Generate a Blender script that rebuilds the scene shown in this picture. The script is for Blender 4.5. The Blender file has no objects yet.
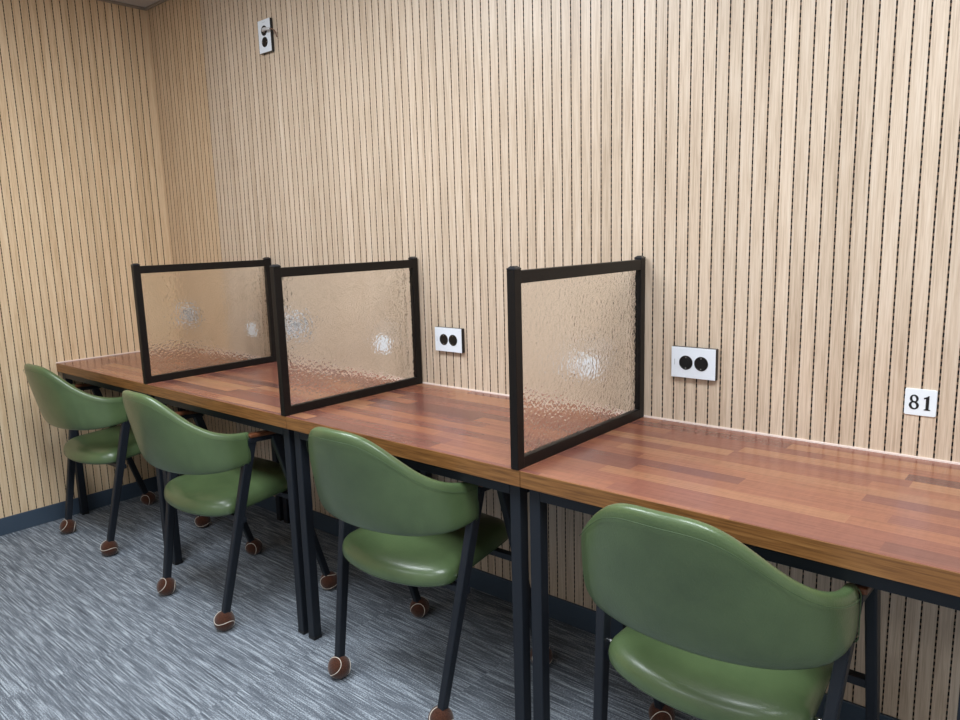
import bpy, bmesh, math, random
from mathutils import Vector, Matrix
random.seed(4)
S = bpy.context.scene
COL = S.collection

# ------------------------------------------------------------------ helpers
def lin(r, g, b):
    f = lambda c: (c/255/12.92) if c/255 <= .04045 else ((c/255+.055)/1.055)**2.4
    return (f(r), f(g), f(b), 1)

def obj(name, bm, mats, parent=None, loc=None, smooth=False):
    me = bpy.data.meshes.new(name)
    bmesh.ops.recalc_face_normals(bm, faces=bm.faces)
    bm.to_mesh(me); bm.free()
    if not isinstance(mats, (list, tuple)): mats = [mats]
    for m in mats: me.materials.append(m)
    if smooth:
        for p in me.polygons: p.use_smooth = True
    o = bpy.data.objects.new(name, me); COL.objects.link(o)
    if parent: o.parent = parent
    if loc: o.location = loc
    return o

def thing(name, label, cat, loc=(0, 0, 0), rz=0, group=None):
    o = bpy.data.objects.new(name, None); COL.objects.link(o)
    o.empty_display_size = .05
    o.location = loc; o.rotation_euler = (0, 0, rz)
    o['label'] = label; o['category'] = cat
    if group: o['group'] = group
    return o

def struct(o, label=None):
    o['kind'] = 'structure'
    if label: o['label'] = label
    return o

def copy_tree(o, parent=None):
    c = o.copy(); COL.objects.link(c)
    if parent: c.parent = parent
    for ch in list(o.children): copy_tree(ch, c)
    return c

def box(bm, x0, x1, y0, y1, z0, z1, bev=0, mi=0, seg=2):
    r = bmesh.ops.create_cube(bm, size=1)
    vs = r['verts']
    for v in vs:
        v.co = Vector(((x0+x1)/2+v.co.x*(x1-x0), (y0+y1)/2+v.co.y*(y1-y0), (z0+z1)/2+v.co.z*(z1-z0)))
    fs = list({f for v in vs for f in v.link_faces})
    for f in fs: f.material_index = mi
    if bev:
        es = list({e for v in vs for e in v.link_edges})
        res = bmesh.ops.bevel(bm, geom=es, offset=bev, segments=seg, profile=.5, affect='EDGES')
        for f in res['faces']: f.material_index = mi
    return bm

def loft(bm, loops, cap=True, mi=0, closed=True):
    """join rings of equal length into a skin"""
    rows = [[bm.verts.new(p) for p in L] for L in loops]
    n = len(rows[0])
    for a, b in zip(rows, rows[1:]):
        for i in range(n if closed else n-1):
            f = bm.faces.new((a[i], a[(i+1) % n], b[(i+1) % n], b[i])); f.material_index = mi
    if cap:
        for R in (rows[0], rows[-1]):
            f = bm.faces.new(R); f.material_index = mi
    return rows

def tube(bm, pts, r, n=8, mi=0, closed=False):
    pts = [Vector(p) for p in pts]; loops = []
    m = len(pts)
    up = Vector((0, 0, 1))
    for i, p in enumerate(pts):
        a = pts[(i-1) % m] if (closed or i > 0) else p
        b = pts[(i+1) % m] if (closed or i < m-1) else p
        d = (b-a).normalized()
        u = d.cross(up)
        if u.length < 1e-3: u = d.cross(Vector((1, 0, 0)))
        u.normalize(); w = u.cross(d)
        loops.append([p+r*(math.cos(2*math.pi*k/n)*u+math.sin(2*math.pi*k/n)*w) for k in range(n)])
    if closed:
        loops.append(loops[0]); loft(bm, loops, cap=False, mi=mi)
        bmesh.ops.remove_doubles(bm, verts=bm.verts, dist=1e-6)
    else: loft(bm, loops, mi=mi)

def rrect(cx, cy, w, d, r, n=4):
    out = []
    for sx, sy, a0 in ((1, 1, 0), (-1, 1, 90), (-1, -1, 180), (1, -1, 270)):
        for k in range(n+1):
            a = math.radians(a0+90*k/n)
            out.append((cx+sx*(w/2-r)+r*math.cos(a), cy+sy*(d/2-r)+r*math.sin(a)))
    return out

def bar(bm, a, b, wa, da, wb, db, r=.004):
    """rounded rectangular leg from a to b, section x*y given at either end, rings kept level"""
    a, b = Vector(a), Vector(b); L = []
    for k in range(7):
        t = k/6
        c = a.lerp(b, t); w = wa+(wb-wa)*t; d = da+(db-da)*t
        L.append([(x, y, c.z) for x, y in rrect(c.x, c.y, w, d, r, 3)])
    loft(bm, L)

def sp(v, e): return math.copysign(abs(v)**e, v)
# ------------------------------------------------------------------ materials
class NT:
    def __init__(s, name):
        s.m = bpy.data.materials.new(name); s.m.use_nodes = True
        s.t = s.m.node_tree; s.b = s.t.nodes['Principled BSDF']
    def n(s, typ, **k):
        x = s.t.nodes.new(typ)
        for a, v in k.items(): setattr(x, a, v)
        return x
    def l(s, a, b): s.t.links.new(a, b)
    def val(s, sock, v):
        if hasattr(v, 'is_output') or isinstance(v, bpy.types.NodeSocket): s.l(v, sock)
        else: sock.default_value = v
    def math(s, op, a, b=0., c=None):
        x = s.n('ShaderNodeMath', operation=op)
        s.val(x.inputs[0], a); s.val(x.inputs[1], b)
        if c is not None: s.val(x.inputs[2], c)
        return x.outputs[0]
    def pos(s, scale=(1, 1, 1)):
        g = s.n('ShaderNodeTexCoord'); mp = s.n('ShaderNodeMapping')
        mp.inputs['Scale'].default_value = scale
        s.l(g.outputs['Object'], mp.inputs['Vector']); return mp.outputs[0]
    def xyz(s):
        g = s.n('ShaderNodeTexCoord'); q = s.n('ShaderNodeSeparateXYZ')
        s.l(g.outputs['Object'], q.inputs[0]); return q.outputs
    def vec(s, x, y, z):
        c = s.n('ShaderNodeCombineXYZ')
        for i, v in enumerate((x, y, z)): s.val(c.inputs[i], v)
        return c.outputs[0]
    def noise(s, v, scale=1., detail=2., rough=.5):
        x = s.n('ShaderNodeTexNoise'); s.l(v, x.inputs['Vector'])
        x.inputs['Scale'].default_value = scale; x.inputs['Detail'].default_value = detail
        x.inputs['Roughness'].default_value = rough
        return x.outputs['Fac']
    def white(s, v):
        x = s.n('ShaderNodeTexWhiteNoise', noise_dimensions='3D'); s.l(v, x.inputs['Vector'])
        return x.outputs['Value']
    def ramp(s, f, stops, interp='LINEAR'):
        x = s.n('ShaderNodeValToRGB'); x.color_ramp.interpolation = interp
        while len(x.color_ramp.elements) < len(stops): x.color_ramp.elements.new(.5)
        for e, (p, c) in zip(x.color_ramp.elements, stops): e.position = p; e.color = c
        s.l(f, x.inputs[0]); return x.outputs[0]
    def mix(s, f, a, b, bt='MIX'):
        x = s.n('ShaderNodeMix', data_type='RGBA', blend_type=bt)
        s.val(x.inputs[0], f); s.val(x.inputs[6], a); s.val(x.inputs[7], b); return x.outputs[2]
    def bump(s, h, strength=.3, dist=.001):
        x = s.n('ShaderNodeBump'); s.l(h, x.inputs['Height'])
        x.inputs['Strength'].default_value = strength; x.inputs['Distance'].default_value = dist
        s.l(x.outputs[0], s.b.inputs['Normal'])
    def base(s, v): s.val(s.b.inputs['Base Color'], v)
    def set(s, **k):
        for a, v in k.items(): s.b.inputs[a.replace('_', ' ')].default_value = v
        return s

def plain(name, col, rough=.5, **k):
    t = NT(name); t.base(col); t.set(Roughness=rough, **k)
    return t.m

def veneer(name, c_dark, c_mid, c_light, axis, pitch, phase):
    """pale oak veneer, one slat after another with its own tone and upright grain"""
    t = NT(name); o = t.xyz()
    u = o[axis]
    idx = t.math('FLOOR', t.math('DIVIDE', t.math('SUBTRACT', u, phase), pitch))
    w = t.white(t.vec(idx, 3.1, 7.7))
    off = t.math('MULTIPLY', w, 9.)
    g1 = t.noise(t.vec(t.math('MULTIPLY', u, 300.), off, t.math('MULTIPLY', o[2], 9.)), 1, 3, .65)
    g2 = t.noise(t.vec(t.math('MULTIPLY', u, 38.), off, t.math('MULTIPLY', o[2], 1.3)), 1, 2, .5)
    g = t.math('ADD', t.math('MULTIPLY', g1, .68), t.math('MULTIPLY', g2, .32))
    c = t.ramp(g, [(.35, c_dark), (.5, c_mid), (.65, c_light)])
    tone = t.ramp(w, [(0, (.93, .925, .915, 1)), (1, (1.03, 1.03, 1.03, 1))])
    t.base(t.mix(1., c, tone, 'MULTIPLY'))
    t.set(Roughness=.38)
    t.b.inputs['Specular IOR Level'].default_value = .5
    t.bump(g1, .12, .0006)
    return t.m

PITCH, PHASE = .0329, 3.3817
LP, LPH = .0326, -.6213
pale = veneer('pale_oak_veneer', lin(182, 160, 138), lin(206, 185, 163), lin(219, 201, 182), 0, PITCH, PHASE)
warm_b = veneer('warm_oak_veneer_back', lin(190, 160, 128), lin(211, 183, 151), lin(223, 199, 169), 0, PITCH, PHASE)
warm_l = veneer('warm_oak_veneer_left', lin(204, 173, 135), lin(226, 197, 161), lin(236, 212, 179), 1, LP, LPH)

def groove_mat():
    t = NT('groove_core'); o = t.xyz()
    f = t.math('FRACT', t.math('DIVIDE', o[2], .016))
    c = t.ramp(f, [(0, lin(10, 8, 7)), (.62, lin(146, 120, 98))], 'CONSTANT')
    t.base(c); t.set(Roughness=.9); return t.m
groove = groove_mat()

def desk_mat():
    t = NT('butcher_block_laminate'); g = t.n('ShaderNodeNewGeometry')
    q = t.n('ShaderNodeSeparateXYZ'); t.l(g.outputs['Position'], q.inputs[0]); o = q.outputs
    row = t.math('FLOOR', t.math('DIVIDE', o[1], .0445))
    r1 = t.white(t.vec(row, 1.3, 2.2)); r2 = t.white(t.vec(row, 5.3, 9.2))
    ln = t.math('ADD', .34, t.math('MULTIPLY', r2, .3))
    cell = t.math('FLOOR', t.math('DIVIDE', t.math('ADD', o[0], t.math('MULTIPLY', r1, 4.)), ln))
    w = t.white(t.vec(row, cell, 3.3)); w2 = t.white(t.vec(cell, row, 8.3))
    base = t.ramp(w, [(0, lin(106, 68, 61)), (.25, lin(126, 79, 68)), (.5, lin(140, 87, 70)), (.75, lin(150, 97, 74)), (1, lin(164, 118, 88))])
    gr = t.noise(t.vec(t.math('MULTIPLY', o[0], 7.), t.math('MULTIPLY', o[1], 190.), t.math('MULTIPLY', w2, 40.)), 1, 4, .62)
    cross = t.noise(t.vec(t.math('MULTIPLY', o[0], 120.), t.math('MULTIPLY', o[1], 25.), t.math('MULTIPLY', w2, 40.)), 1, 2, .5)
    k = t.math('ADD', t.math('MULTIPLY', gr, .75), t.math('MULTIPLY', cross, .25))
    tone = t.ramp(k, [(.28, (.72, .70, .70, 1)), (.5, (1, 1, 1, 1)), (.72, (1.2, 1.2, 1.17, 1))])
    t.base(t.mix(1., base, tone, 'MULTIPLY'))
    t.set(Roughness=.25); t.b.inputs['Specular IOR Level'].default_value = .75
    t.bump(gr, .04, .0004)
    return t.m
desk_top_m = desk_mat()

def edge_mat():
    t = NT('oak_edge_band'); g = t.n('ShaderNodeNewGeometry')
    q = t.n('ShaderNodeSeparateXYZ'); t.l(g.outputs['Position'], q.inputs[0]); o = q.outputs
    gr = t.noise(t.vec(t.math('MULTIPLY', o[0], 9.), t.math('MULTIPLY', o[1], 30.), t.math('MULTIPLY', o[2], 260.)), 1, 4, .6)
    t.base(t.ramp(gr, [(.3, lin(92, 60, 30)), (.5, lin(126, 84, 44)), (.72, lin(150, 106, 60))]))
    t.set(Roughness=.42); return t.m
edge_m = edge_mat()

def carpet_mat():
    t = NT('grey_loop_carpet'); o = t.xyz()
    tx = t.math('FLOOR', t.math('DIVIDE', t.math('ADD', o[0], .13), .5)); ty = t.math('FLOOR', t.math('DIVIDE', t.math('ADD', o[1], .21), .5))
    w = t.white(t.vec(tx, ty, 1.5)); off = t.math('MULTIPLY', w, 50.)
    def streak(rows, sx, seed):
        ri = t.math('FLOOR', t.math('MULTIPLY', o[1], rows))
        rr = t.white(t.vec(ri, off, seed))
        return t.noise(t.vec(t.math('ADD', t.math('MULTIPLY', o[0], sx), t.math('MULTIPLY', rr, 300.)), t.math('MULTIPLY', rr, 77.), off), 1, 1, .5)
    s1 = streak(270., 8., 2.); s2 = streak(460., 15., 5.)
    st = t.math('ADD', t.math('MULTIPLY', s1, .6), t.math('MULTIPLY', s2, .4))
    tuft = t.noise(t.vec(t.math('MULTIPLY', o[0], 200.), t.math('MULTIPLY', o[1], 330.), 0.), 1, 2, .6)
    k = t.math('ADD', t.math('MULTIPLY', st, .62), t.math('MULTIPLY', tuft, .38))
    c = t.ramp(k, [(.36, lin(76, 81, 90)), (.46, lin(103, 109, 118)), (.52, lin(122, 129, 138)), (.565, lin(158, 166, 175)), (.65, lin(186, 194, 202))])
    tone = t.ramp(w, [(0, (.97, .97, .97, 1)), (1, (1.02, 1.02, 1.02, 1))])
    t.base(t.mix(1., c, tone, 'MULTIPLY')); t.set(Roughness=.95)
    t.b.inputs['Specular IOR Level'].default_value = .15
    t.bump(k, .5, .003); return t.m
carpet = carpet_mat()

def leather(name, c1, c2):
    t = NT(name); v = t.pos()
    big = t.noise(v, 9., 3., .55)
    c = t.ramp(big, [(.3, c1), (.7, c2)])
    t.base(c)
    fine = t.noise(v, 260., 2., .6); cre = t.noise(v, 34., 4., .6)
    h = t.math('ADD', t.math('MULTIPLY', fine, .45), t.math('MULTIPLY', cre, .6))
    t.set(Roughness=.36, Coat_Weight=.35, Coat_Roughness=.2)
    t.bump(h, .34, .0030); return t.m
leather_m = leather('green_leatherette', lin(75, 93, 60), lin(87, 106, 69))
piping_m = plain('green_welt', lin(56, 76, 46), .4)
thread_m = plain('pale_thread', lin(68, 86, 56), .7)

def steel(name, col, rough=.42):
    t = NT(name); t.base(col); t.set(Roughness=rough)
    t.b.inputs['Specular IOR Level'].default_value = .28
    t.bump(t.noise(t.pos(), 700., 2.), .05, .0004); return t.m
leg_m = steel('black_painted_steel', lin(31, 35, 42))
frame_m = steel('dark_divider_steel', lin(17, 14, 14), .42)
cap_m = plain('black_plastic_cap', lin(34, 37, 42), .22)

def felt():
    t = NT('brown_felt'); n = t.noise(t.pos(), 260., 3., .7)
    t.base(t.ramp(n, [(.3, lin(56, 33, 24)), (.7, lin(86, 52, 38))])); t.set(Roughness=1., Sheen_Weight=.3)
    t.b.inputs['Specular IOR Level'].default_value = .1
    t.bump(n, .6, .002); return t.m
felt_m = felt()
seam_m = plain('white_rubber_seam', lin(226, 214, 200), .6)

def armwood():
    t = NT('brown_arm_wood'); n = t.noise(t.pos((60, 8, 60)), 1., 3.)
    t.base(t.ramp(n, [(.3, lin(74, 42, 26)), (.7, lin(110, 66, 42))])); t.set(Roughness=.35); return t.m
arm_m = armwood()

def glass():
    t = NT('hammered_glass'); t.base((.99, .985, .97, 1))
    t.set(Roughness=0.02, IOR=1.46, Transmission_Weight=1.)
    v = t.pos()
    vo = t.n('ShaderNodeTexVoronoi', feature='SMOOTH_F1'); t.l(v, vo.inputs['Vector'])
    vo.inputs['Scale'].default_value = 95.; vo.inputs['Smoothness'].default_value = .6
    n = t.noise(v, 130., 2., .5)
    h = t.math('ADD', t.math('MULTIPLY', vo.outputs['Distance'], .7), t.math('MULTIPLY', n, .5))
    t.bump(h, .8, .0015); return t.m
glass_m = glass()
plate_m = plain('white_socket_face', lin(226, 232, 240), .3)
black_m = plain('black_plastic', lin(16, 16, 18), .3)
metal_m = plain('bright_contact', lin(205, 205, 205), .25, Metallic=1.)
mark_m = plain('grey_print', lin(140, 146, 152), .6)
enamel_m = plain('white_acrylic', lin(232, 238, 244), .3)
digit_m = plain('black_print', lin(14, 16, 22), .45)
caulk_m = plain('white_sealant', lin(236, 218, 208), .5)
base_m = plain('slate_vinyl', lin(62, 76, 92), .42)
ceil_m = plain('matt_ceiling_paint', lin(196, 190, 184), .9)
ctrim_m = plain('ceiling_moulding', lin(150, 138, 124), .7)
plaster_m = plain('room_plaster', lin(214, 210, 204), .9)
cord_m = plain('brown_wire', lin(112, 84, 70), .5)
plug_m = plain('grey_plug', lin(196, 196, 198), .4)

# ------------------------------------------------------------------ room
ZC = 2.378
XR, YF = 5.4, -4.4
def grooved(name, u0, u1, phase, pitch, place, mats, mat_of, gw=.0036, gd=.0042):
    """slotted panelling: flat slats with real slots cut between them"""
    bm = bmesh.new()
    k0 = math.ceil((u0+gw-phase)/pitch); gs = []
    k = k0
    while phase+k*pitch < u1-gw: gs.append(phase+k*pitch); k += 1
    prof = [(u0, 0, 0)]
    for g in gs:
        prof += [(g-gw/2, 0, 1), (g-gw/2, gd, 1), (g+gw/2, gd, 1), (g+gw/2, 0, 0)]
    prof.append((u1, 0, 0))
    lo = [bm.verts.new(place(u, d, 0)) for u, d, _ in prof]
    hi = [bm.verts.new(place(u, d, ZC)) for u, d, _ in prof]
    for i in range(len(prof)-1):
        f = bm.faces.new((lo[i], lo[i+1], hi[i+1], hi[i]))
        f.material_index = len(mats)-1 if (i % 4) in (1, 2, 3) else mat_of((prof[i][0]+prof[i+1][0])/2)
    # solid backing so that the panelling has its own thickness
    a = [bm.verts.new(place(u, .03, z)) for u in (u0, u1) for z in (0, ZC)]
    bm.faces.new((a[0], a[1], a[3], a[2]))
    return obj(name, bm, mats)
wb = struct(grooved('wall_back', 0, XR, PHASE, PITCH, lambda u, d, z: (u, d, z), [warm_b, pale, groove],
                    lambda u: 0 if u < .475 else 1), 'pale oak slat panelled wall behind the desks')
wl = struct(grooved('wall_left', YF, 0, LPH, LP, lambda u, d, z: (-d, u, z), [warm_l, groove], lambda u: 0),
            'warm oak slat panelled wall at the left end')
bm = bmesh.new(); box(bm, -.05, XR, YF, .05, -.05, 0); struct(obj('floor', bm, carpet), 'blue grey streaked carpet floor')
bm = bmesh.new(); box(bm, -.05, XR, YF, .05, ZC, ZC+.05); struct(obj('ceiling', bm, ceil_m), 'plain ceiling')
bm = bmesh.new(); box(bm, XR, XR+.05, YF, .05, 0, ZC); struct(obj('wall_right', bm, plaster_m))
bm = bmesh.new(); box(bm, -.05, XR, YF-.05, YF, 0, ZC); struct(obj('wall_front', bm, plaster_m))
bm = bmesh.new(); box(bm, 0, XR, -.008, 0, 0, .078, .002); struct(obj('baseboard_back', bm, base_m), 'slate skirting under the slat wall')
bm = bmesh.new(); box(bm, 0, .008, YF, -.008, 0, .078, .002); struct(obj('baseboard_left', bm, base_m), 'slate skirting of the left wall')
bm = bmesh.new(); box(bm, .012, XR, -.012, 0, ZC-.012, ZC, .003); struct(obj('trim_1', bm, ctrim_m))
bm = bmesh.new(); box(bm, 0, .012, YF, 0, ZC-.012, ZC, .003); struct(obj('trim_2', bm, ctrim_m))

# ------------------------------------------------------------------ desks
H, D, TH = .7306, .5947, .0385
P = .890; X0 = .003
def make_desk():
    t = thing('study_desk', '', 'desk', (X0, 0, 0))
    w = P-.0016
    bm = bmesh.new(); box(bm, .0008, .0008+w, -D+.0022, -.004, H-TH, H, .0012)
    obj('tabletop', bm, desk_top_m, t)
    bm = bmesh.new(); box(bm, .0008, .0008+w, -D, -D+.0022, H-TH, H-.0004, .0008); obj('edge_band', bm, edge_m, t)
    fy0, fy1 = -D+.016, -.022
    x0, x1 = .013, P-.013
    zt = H-TH
    bm = bmesh.new()
    box(bm, x0+.03, x1-.03, fy0, fy0+.03, zt-.030, zt, .002)
    box(bm, x0+.03, x1-.03, fy1-.03, fy1, zt-.030, zt, .002)
    for x in (x0, x1-.03): box(bm, x, x+.03, fy0+.03, fy1-.03, zt-.030, zt, .002)
    obj('apron_frame', bm, leg_m, t)
    for x in (x0, x1-.03):
        for y in (fy0, fy1-.03):
            bm = bmesh.new(); box(bm, x, x+.03, y, y+.03, 0.004, zt, .0025)
            lg = obj('leg', bm, leg_m, t)
            bm = bmesh.new(); box(bm, x-.0005, x+.0305, y-.0005, y+.0305, 0, .012, .002); obj('foot_cap', bm, black_m, lg)
    return t
desk = make_desk()
DL = ['farthest wood topped study desk, its end against the left wall',
      'second wood topped study desk from the left wall, ending at the middle glass divider',
      'wood topped study desk left of the nearest glass divider, below the small square outlet',
      'nearest wood topped study desk, below the number 81 plate']
for i in range(4):
    d = desk if i == 0 else copy_tree(desk)
    d.location.x = X0+i*P; d['label'] = DL[i]; d['group'] = 'study desks in a row along the slat wall'

bm = bmesh.new(); box(bm, .006, X0+4*P, -.0045, 0, H-.004, H+.0045, .001)
struct(obj('trim_3', bm, caulk_m), 'white sealant line between desk and slat wall')
bm = bmesh.new(); box(bm, 0, .0045, -D, -.0, H-.004, H+.0045, .001)
struct(obj('trim_4', bm, caulk_m), 'white sealant line along the left wall')

# ------------------------------------------------------------------ glass dividers
def make_divider():
    t = thing('desk_divider', '', 'divider', (0, 0, H))
    hw, q = .0212, .0255           # post width across, depth along the wall normal
    yf, yb, hd = -.5965, -.0046, .4495
    x0, x1 = -hw, 0
    for y0 in (yf, yb-q):
        bm = bmesh.new(); box(bm, x0, x1, y0, y0+q, 0.0003, hd, .0015)
        p = obj('post', bm, frame_m, t)
        bm = bmesh.new()
        cx, cy = (x0+x1)/2, y0+q/2
        L = [[(x, y, z) for x, y in rrect(cx, cy, w, d, r, 4)] for z, w, d, r in
             ((hd, hw+.002, q+.002, .003), (hd+.0025, hw+.0025, q+.0025, .004), (hd+.005, hw-.003, q-.003, .005), (hd+.0075, hw-.010, q-.010, .004))]
        loft(bm, L); obj('post_cap', bm, cap_m, p)
    for z0, z1 in ((.0003, .0265), (hd-.031, hd-.003)):
        bm = bmesh.new(); box(bm, x0+.0006, x1-.0006, yf+q-.001, yb-q+.001, z0, z1, .0015); obj('rail', bm, frame_m, t)
    bm = bmesh.new(); box(bm, -.0131, -.0081, yf+q-.003, yb-q+.003, .0235, hd-.028)
    obj('glass_pane', bm, glass_m, t)
    return t
dv = make_divider()
VL = ['farthest black framed hammered glass divider, nearest the left wall',
      'black framed hammered glass divider left of the square outlet, middle one of three',
      'nearest black framed hammered glass divider, left of the wide outlet']
for i, x in enumerate((.887, 1.7830, 2.6700)):
    d = dv if i == 0 else copy_tree(dv)
    d.location.x = x; d['label'] = VL[i]; d['group'] = 'black framed glass desk dividers'

# ------------------------------------------------------------------ outlets and plates on the wall
def disc(bm, cx, cz, y, r, n=28, mi=0, y2=None, r2=None):
    y2 = y if y2 is None else y2
    a = [(cx+r*math.cos(2*math.pi*k/n), y, cz+r*math.sin(2*math.pi*k/n)) for k in range(n)]
    b = [(cx+(r2 or r)*math.cos(2*math.pi*k/n), y2, cz+(r2 or r)*math.sin(2*math.pi*k/n)) for k in range(n)]
    loft(bm, [a, b], mi=mi)
def make_outlet():
    t = thing('wall_outlet', '', 'outlet', (0, 0, .9015))
    bm = bmesh.new(); box(bm, -.063, .063, -.0135, -.0002, -.042, .042, .0015); obj('back_box', bm, black_m, t)
    bm = bmesh.new(); box(bm, -.0625, .0615, -.0150, -.0135, -.0415, .0415, .0006)
    box(bm, -.0535, -.0525, -.01515, -.0150, -.008, .008, 0, 1)
    obj('face_plate', bm, [plate_m, mark_m], t)
    for cx in (-.0205, .0225):
        bm = bmesh.new()
        # round recessed well: rim, wall and floor
        n = 32; L = []
        for r, y in ((.0192, -.0150), (.0192, -.0162), (.0178, -.0162), (.0168, -.0120-.0032)):
            L.append([(cx+r*math.cos(2*math.pi*k/n), y, r*math.sin(2*math.pi*k/n)) for k in range(n)])
        loft(bm, L)
        s = obj('socket_well', bm, black_m, t, smooth=False)
        for z in (.0128, -.0165):
            bm = bmesh.new(); box(bm, cx-.0016, cx+.0016, -.0165, -.0152, z, z+.0037)
            obj('contact', bm, metal_m, s)
    return t
out = make_outlet()
OX = [.143, 1.033, 1.9265, 2.8185]
OL = ['white double outlet seen blurred through the farthest glass divider',
      'white double outlet seen blurred through the middle glass divider',
      'white double outlet with black sockets just right of the middle glass divider',
      'white double outlet with black sockets just right of the nearest glass divider']
for i, x in enumerate(OX):
    o = out if i == 0 else copy_tree(out)
    o.location.x = x; o['label'] = OL[i]; o['group'] = 'double outlets above the desks'
o = copy_tree(out)
o.location = (.977, 0, 2.068); o.rotation_euler = (0, math.radians(90), 0)
o['label'] = 'upright double outlet high on the slat wall with a plug in it'
if 'group' in o: del o['group']
pl = thing('power_plug', 'grey plug with a short brown wire in the high wall outlet', 'plug', (.977, -.0158, 2.0885))
bm = bmesh.new()
def knob(bm, path, radii, n=16):
    L = []
    for i, p in enumerate(path):
        p = Vector(p); d = (Vector(path[min(i+1, len(path)-1)])-Vector(path[max(i-1, 0)])).normalized()
        u = d.cross(Vector((0, 0, 1))).normalized(); w = u.cross(d)
        L.append([p+radii[i]*(math.cos(2*math.pi*k/n)*u+math.sin(2*math.pi*k/n)*w) for k in range(n)])
    loft(bm, L)
knob(bm, [(.002, .0006, 0), (.005, -.006, 0), (.013, -.011, 0), (.028, -.013, -.001), (.048, -.014, -.004), (.062, -.014, -.006)], [.0075, .0072, .0068, .0062, .0055, .0040])
obj('plug_body', bm, plug_m, pl, smooth=True)
bm = bmesh.new(); tube(bm, [(.060, -.014, -.006), (.074, -.014, -.009), (.088, -.015, -.016), (.100, -.015, -.029), (.105, -.015, -.046)], .0026, 8)
obj('wire', bm, cord_m, pl, smooth=True)

def ring_digit(bm, cx, cz, ro, zo, ri, zi, tilt, y0, y1, n=30):
    """closed stroke of an 8: thick sides, thin top and bottom"""
    rings = []
    for (rx, rz, tl, y) in ((ro, zo, 0, y0), (ro, zo, 0, y1), (ri, zi, tilt, y1), (ri, zi, tilt, y0)):
        L = []
        for k in range(n):
            a = 2*math.pi*k/n
            x, z = rx*math.cos(a), rz*math.sin(a)
            L.append((cx+x-tl*z, y, cz+z))
        rings.append([bm.verts.new(p) for p in L])
    for a, b in ((0, 1), (1, 2), (2, 3), (3, 0)):
        for k in range(n):
            bm.faces.new((rings[a][k], rings[a][(k+1) % n], rings[b][(k+1) % n], rings[b][k]))
def prism(bm, pts, y0, y1):
    loft(bm, [[(x, y0, z) for x, z in pts], [(x, y1, z) for x, z in pts]])
def make_plate(digits):
    t = thing('number_plate', '', 'number plate', (0, 0, .8595))
    bm = bmesh.new()
    L = [[(x, y, z) for x, z in rrect(0, 0, w, h, .004, 5)] for y, w, h in ((.001, .0625, .0605), (-.0026, .0625, .0605), (-.0034, .061, .059))]
    loft(bm, L); obj('plate', bm, enamel_m, t)
    if digits:
        bm = bmesh.new(); y0, y1 = -.0033, -.0042
        ring_digit(bm, -.0125, .0078, .0086, .0090, .0038, .0062, .14, y0, y1)
        ring_digit(bm, -.0125, -.0074, .0099, .0095, .0046, .0064, .16, y0, y1)
        obj('digit_eight', bm, digit_m, t)
        bm = bmesh.new(); cx = .0135
        prism(bm, [(cx-.0031, -.0145), (cx+.0031, -.0145), (cx+.0033, .0164), (cx+.0012, .0164), (cx-.0031, .0120)], y0, y1)
        prism(bm, [(cx-.0062, -.0166), (cx+.0062, -.0166), (cx+.0062, -.0148), (cx+.0024, -.0136), (cx-.0024, -.0136), (cx-.0062, -.0148)], y0, y1)
        prism(bm, [(cx-.0072, .0086), (cx-.0020, .0096), (cx-.0020, .0142), (cx-.0034, .0130), (cx-.0072, .0116)], y0, y1)
        obj('digit_one', bm, digit_m, t)
    return t
pt = make_plate(True); pt.location.x = 3.3485; pt['label'] = 'white square plate with black number 81 on the slat wall'
pb = make_plate(False)
PL = ['white plate seen blurred through the farthest glass divider, near its wall end',
      'white plate seen blurred through the middle glass divider, near its wall end',
      'white plate seen blurred through the nearest glass divider']
for i, x in enumerate((.690, 1.574, 2.470)):
    o = pb if i == 0 else copy_tree(pb)
    o.location.x = x; o['label'] = PL[i]; o['group'] = 'white plates seen through the glass'

# ------------------------------------------------------------------ chairs
SW, SA, SY0, SD, SB, LEAN, LW, ZE, ZT, K0, KN, ZB0, ZBE, TM = 0.2587, 0.9719, 0.0911, 0.1745, 0.8223, 0.2540, 1.1366, 0.6510, 0.7954, 0.4613, 3.4454, 0.5267, 0.0223, 1.6750
G1 = 1/(1+(1/K0)**KN)
def shell_pt(t, s):
    sn, cs = math.sin(t), math.cos(t)
    k = abs(t/TM)
    g = (1/(1+(k/K0)**KN)-G1)/(1-G1)
    zt = ZE+(ZT-ZE)*g
    zb = ZB0+ZBE*k*k
    z = zb+(zt-zb)*s
    x = SW*math.copysign(abs(sn)**SA, sn)
    y = SY0-SD*math.copysign(abs(cs)**SB, cs)-LEAN*(z-.52)*max(cs, 0)**LW
    return Vector((x, y, z))
def shell_n(t, s):
    e = .01
    a = shell_pt(min(t+e, TM), s)-shell_pt(max(t-e, -TM), s)
    b = shell_pt(t, s+.02)-shell_pt(t, s-.02)
    n = a.cross(b); n.normalize()
    return n           # outward (to the back and sides)

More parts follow.
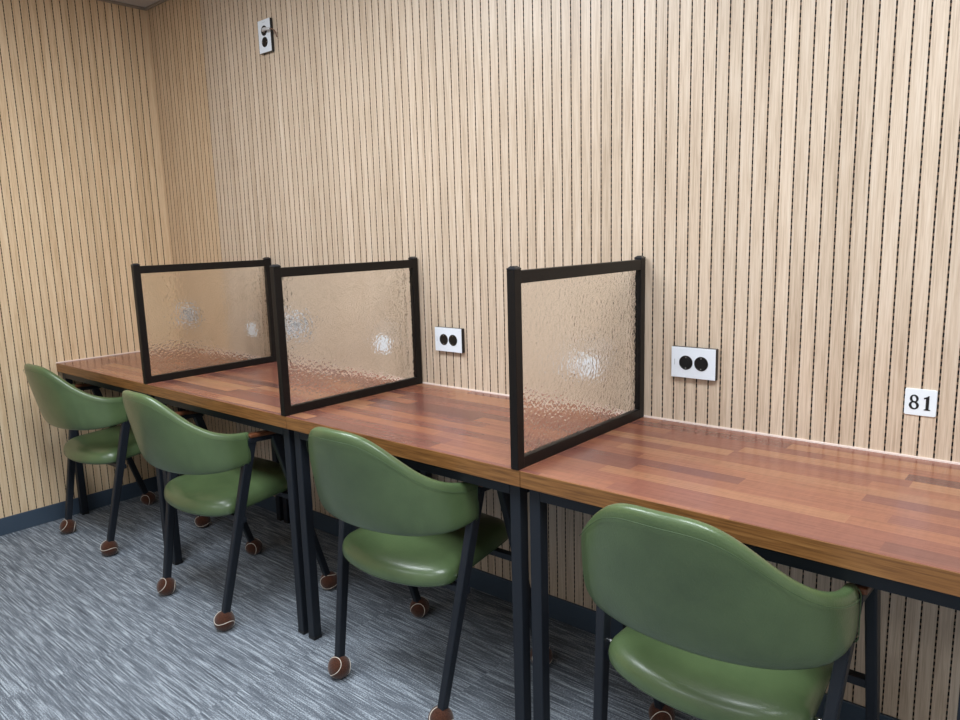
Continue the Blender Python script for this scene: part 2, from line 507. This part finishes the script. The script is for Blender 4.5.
def make_backrest(parent):
    bm = bmesh.new(); NTH, NP = 72, 36; th = .036
    loops = []
    for i in range(NTH+1):
        # even spacing with a denser run near both ends
        k = -1+2*i/NTH; k = math.copysign(1-(1-abs(k))**1.25, k) if abs(k) > .6 else k*(1-.4**1.25)/.6
        t = k*TM
        d = (1-abs(k))*TM*SW/.020       # last 20 mm rounds off
        q = math.sqrt(max(0, 1-(1-min(d, 1))**2)); q = max(q, .12)
        tq = th*(.86 if abs(k) > .5 else 1)*q
        hh = .5*(.93+.07*q)
        L = []
        for j in range(NP):
            a = 2*math.pi*j/NP
            s = .5+hh*sp(math.cos(a), .62)
            o = -th/2+tq/2*sp(math.sin(a), .62)
            n = shell_n(t, min(max(s, .03), .97))
            L.append(shell_pt(t, s)+n*o)
        loops.append(L)
    loft(bm, loops)
    b = obj('backrest', bm, leather_m, parent, smooth=True)
    # welt and stitch line run below the top roll, outside face
    bm = bmesh.new(); pts = []
    for i in range(61):
        t = TM*.965*(-1+2*i/60)
        s = 1-.019/(shell_pt(t, 1)-shell_pt(t, 0)).length
        pts.append(shell_pt(t, s)+shell_n(t, min(s, .95))*-.0005)
    tube(bm, pts, .0006, 6)
    obj('stitching', bm, thread_m, b, smooth=True)
    for sg in (-1, 1):
        bm = bmesh.new(); pts = []
        for i in range(25):
            s = .02+.955*i/24; t = sg*(TM-.085)
            e = max(0, (abs(s-.5)-.36)/.14)
            pts.append(shell_pt(t, s)+shell_n(t, min(max(s, .05), .95))*(-.0004-.010*e*e))
        tube(bm, pts, .0012, 8)
        obj('welt', bm, piping_m, b, smooth=True)
    return b
def seat_outline(scale, n=64):
    pts = []
    # rear half ellipse, straight sides, rounded front
    def add(x, y): pts.append((x*scale, .16+(y-.16)*scale))
    A, B, C = .201, .090, .0603
    for k in range(25):
        a = math.pi+math.pi*k/24
        add(A*math.cos(a), C+B*sp(math.sin(a), 1.0))
    for k in range(1, 8): add(A-.016*k/8, C+.24*k/8)
    for k in range(11):
        a = math.pi/2*k/10
        add(.125+.060*math.cos(a), .305+.062*math.sin(a))
    for k in range(1, 8): add(.125-.250*k/8, .367+.006*math.sin(math.pi*k/8))
    for k in range(11):
        a = math.pi/2+math.pi/2*k/10
        add(-.125+.060*math.cos(a), .305+.062*math.sin(a))
    for k in range(1, 8): add(-A+.016-.016*k/8, .30-.24*k/8)
    return pts
def make_seat(parent):
    bm = bmesh.new(); L = []
    tilt = lambda y: .065*(y+.03)
    prof = [(.90, .372), (.965, .373), (.99, .378), (1.0, .386), (.997, .395), (.985, .404), (.965, .411), (.935, .417), (.89, .422), (.82, .427), (.70, .431), (.5, .434), (.3, .4355), (.08, .436)]
    for sc, z in prof: L.append([(x, y, z+tilt(y)) for x, y in seat_outline(sc)])
    loft(bm, L)
    s = obj('seat', bm, leather_m, parent, smooth=True)
    bm = bmesh.new()
    tube(bm, [(x, y, .380+tilt(y)) for x, y in seat_outline(.990)], .0014, 6, closed=True)
    obj('welt', bm, piping_m, s, smooth=True)
    return s
def tennis(R, rot):
    bm = bmesh.new()
    bmesh.ops.create_uvsphere(bm, u_segments=28, v_segments=18, radius=R)
    a, b = .75, .25; pts = []
    for k in range(72):
        t = 2*math.pi*k/72
        v = Vector((a*math.cos(t)+b*math.cos(3*t), a*math.sin(t)-b*math.sin(3*t), 2*math.sqrt(a*b)*math.sin(2*t))).normalized()*R*1.002
        pts.append(v)
    bm2 = bmesh.new(); tube(bm2, pts, .0010, 6, mi=1, closed=True)
    me = bpy.data.meshes.new('tmp'); bm2.to_mesh(me); bm2.free(); bm.from_mesh(me); bpy.data.meshes.remove(me)
    M = Matrix.Rotation(rot[0], 4, 'Z') @ Matrix.Rotation(rot[1], 4, 'X') @ Matrix.Rotation(rot[2], 4, 'Y')
    bmesh.ops.transform(bm, matrix=M, verts=bm.verts)
    for v in bm.verts: v.co.z = max(v.co.z, -.0315)
    return bm
def make_chair():
    t = thing('armchair', '', 'chair')
    make_seat(t); make_backrest(t)
    rots = [(.3, .2, 1.0), (1.2, .5, .2), (2.0, 1.3, .6), (.5, 2.2, 1.9)]; i = 0
    for sg in (-1, 1):
        rf, rt = (sg*.197, -.004, .030), (sg*.2465, .1170, .628)
        ff, ft = (sg*.2447, .3869, .030), (sg*.2535, .2005, .624)
        for f, tp, wa, da, wb, db in ((rf, rt, .022, .025, .022, .036), (ff, ft, .021, .024, .022, .031)):
            bm = bmesh.new(); bar(bm, f, tp, wa, da, wb, db, .0045)
            lg = obj('leg', bm, leg_m, t)
            b = obj('ball_glide', tennis(.0335, rots[i % 4]), [felt_m, seam_m], lg, loc=(f[0], f[1], .0316), smooth=True)
            b['label'] = 'brown felt ball with white seam on the leg end'
            i += 1
        bm = bmesh.new()
        box(bm, sg*.2500-.010, sg*.2500+.010, .104, .224, -.008, .008, .002)
        for v in bm.verts: v.co.z += .626-.06*(v.co.y-.12)
        ab = obj('arm_bar', bm, leg_m, t)
        bm = bmesh.new()
        box(bm, sg*.2495-.016, sg*.2495+.016, .106, .222, -.006, .006, .004, 0, 3)
        for v in bm.verts: v.co.z += .6400-.06*(v.co.y-.12)
        ap = obj('arm_pad', bm, arm_m, t, smooth=False); ap['label'] = 'brown wooden arm top'
        bm = bmesh.new(); tube(bm, [(sg*.229, .078, .392), (sg*.196, .080, .392)], .0052, 10)
        obj('seat_bolt', bm, metal_m, t, smooth=True)
    bm = bmesh.new()
    box(bm, -.236, .236, .064, .086, .354, .3715, .002); box(bm, -.252, .252, .270, .292, .366, .3845, .002)
    
    obj('seat_frame', bm, leg_m, t)
    return t
chair = make_chair()
CH = [(0.4191, -0.6964, 0.0285, 'farthest green leatherette armchair, nearest the left wall'),
      (1.3352, -0.7116, -0.0037, 'green leatherette armchair second from the left wall, its brown arm showing'),
      (2.2380, -0.6404, 0.0308, 'green leatherette armchair second nearest, left of the nearest divider'),
      (3.1122, -0.6614, -0.0045, 'nearest green leatherette armchair, below the number 81 desk')]
for i, (x, y, r, lb) in enumerate(CH):
    c = chair if i == 0 else copy_tree(chair)
    c.location = (x, y, 0); c.rotation_euler = (0, 0, r); c['label'] = lb
    c['group'] = 'green armchairs at the study desks'

# ------------------------------------------------------------------ camera
PX = [730.69239, -.70814600693, -.16944023, -.02863702, 3.63616537, -1.8455969, 1.25583432]
cy, sy = math.cos(PX[1]), math.sin(PX[1]); cp, sn = math.cos(PX[2]), math.sin(PX[2])
fwd = Vector((sy*cp, cy*cp, sn)); right = Vector((cy, -sy, 0)); up = right.cross(fwd)
c, s = math.cos(PX[3]), math.sin(PX[3])
r2 = c*right+s*up; u2 = -s*right+c*up
cam = bpy.data.cameras.new('camera'); co = bpy.data.objects.new('camera', cam); COL.objects.link(co)
cam.sensor_fit = 'HORIZONTAL'; cam.sensor_width = 36; cam.lens = PX[0]*36/960; cam.clip_start = .02
co.matrix_world = Matrix(((r2.x, u2.x, -fwd.x, PX[4]), (r2.y, u2.y, -fwd.y, PX[5]), (r2.z, u2.z, -fwd.z, PX[6]), (0, 0, 0, 1)))
S.camera = co

# ------------------------------------------------------------------ light: the room's ceiling panels
def panel(x, y, sx, sy_, power, col=(1, .97, .93)):
    l = bpy.data.lights.new('ceiling_panel_lamp', 'AREA'); l.shape = 'RECTANGLE'; l.size = sx; l.size_y = sy_
    l.energy = power; l.color = col
    o = bpy.data.objects.new('ceiling_panel_lamp', l); COL.objects.link(o); o.location = (x, y, ZC-.01)
for x in (1.7, 3.55):
    for y, e in ((-1.25, 46), (-3.3, 20)):
        panel(x, y, 1.2, .6, e, (.88, .945, 1.0))
w = bpy.data.worlds.new('world'); S.world = w; w.use_nodes = True
w.node_tree.nodes['Background'].inputs[0].default_value = (.8, .85, .9, 1)
w.node_tree.nodes['Background'].inputs[1].default_value = .1
S.view_settings.view_transform = 'Standard'; S.view_settings.look = 'None'
S.view_settings.gamma = 1; S.view_settings.use_curve_mapping = False
S.view_settings.exposure = .0
S.cycles.use_denoising = True
S.cycles.max_bounces = 14; S.cycles.transmission_bounces = 10; S.cycles.diffuse_bounces = 6
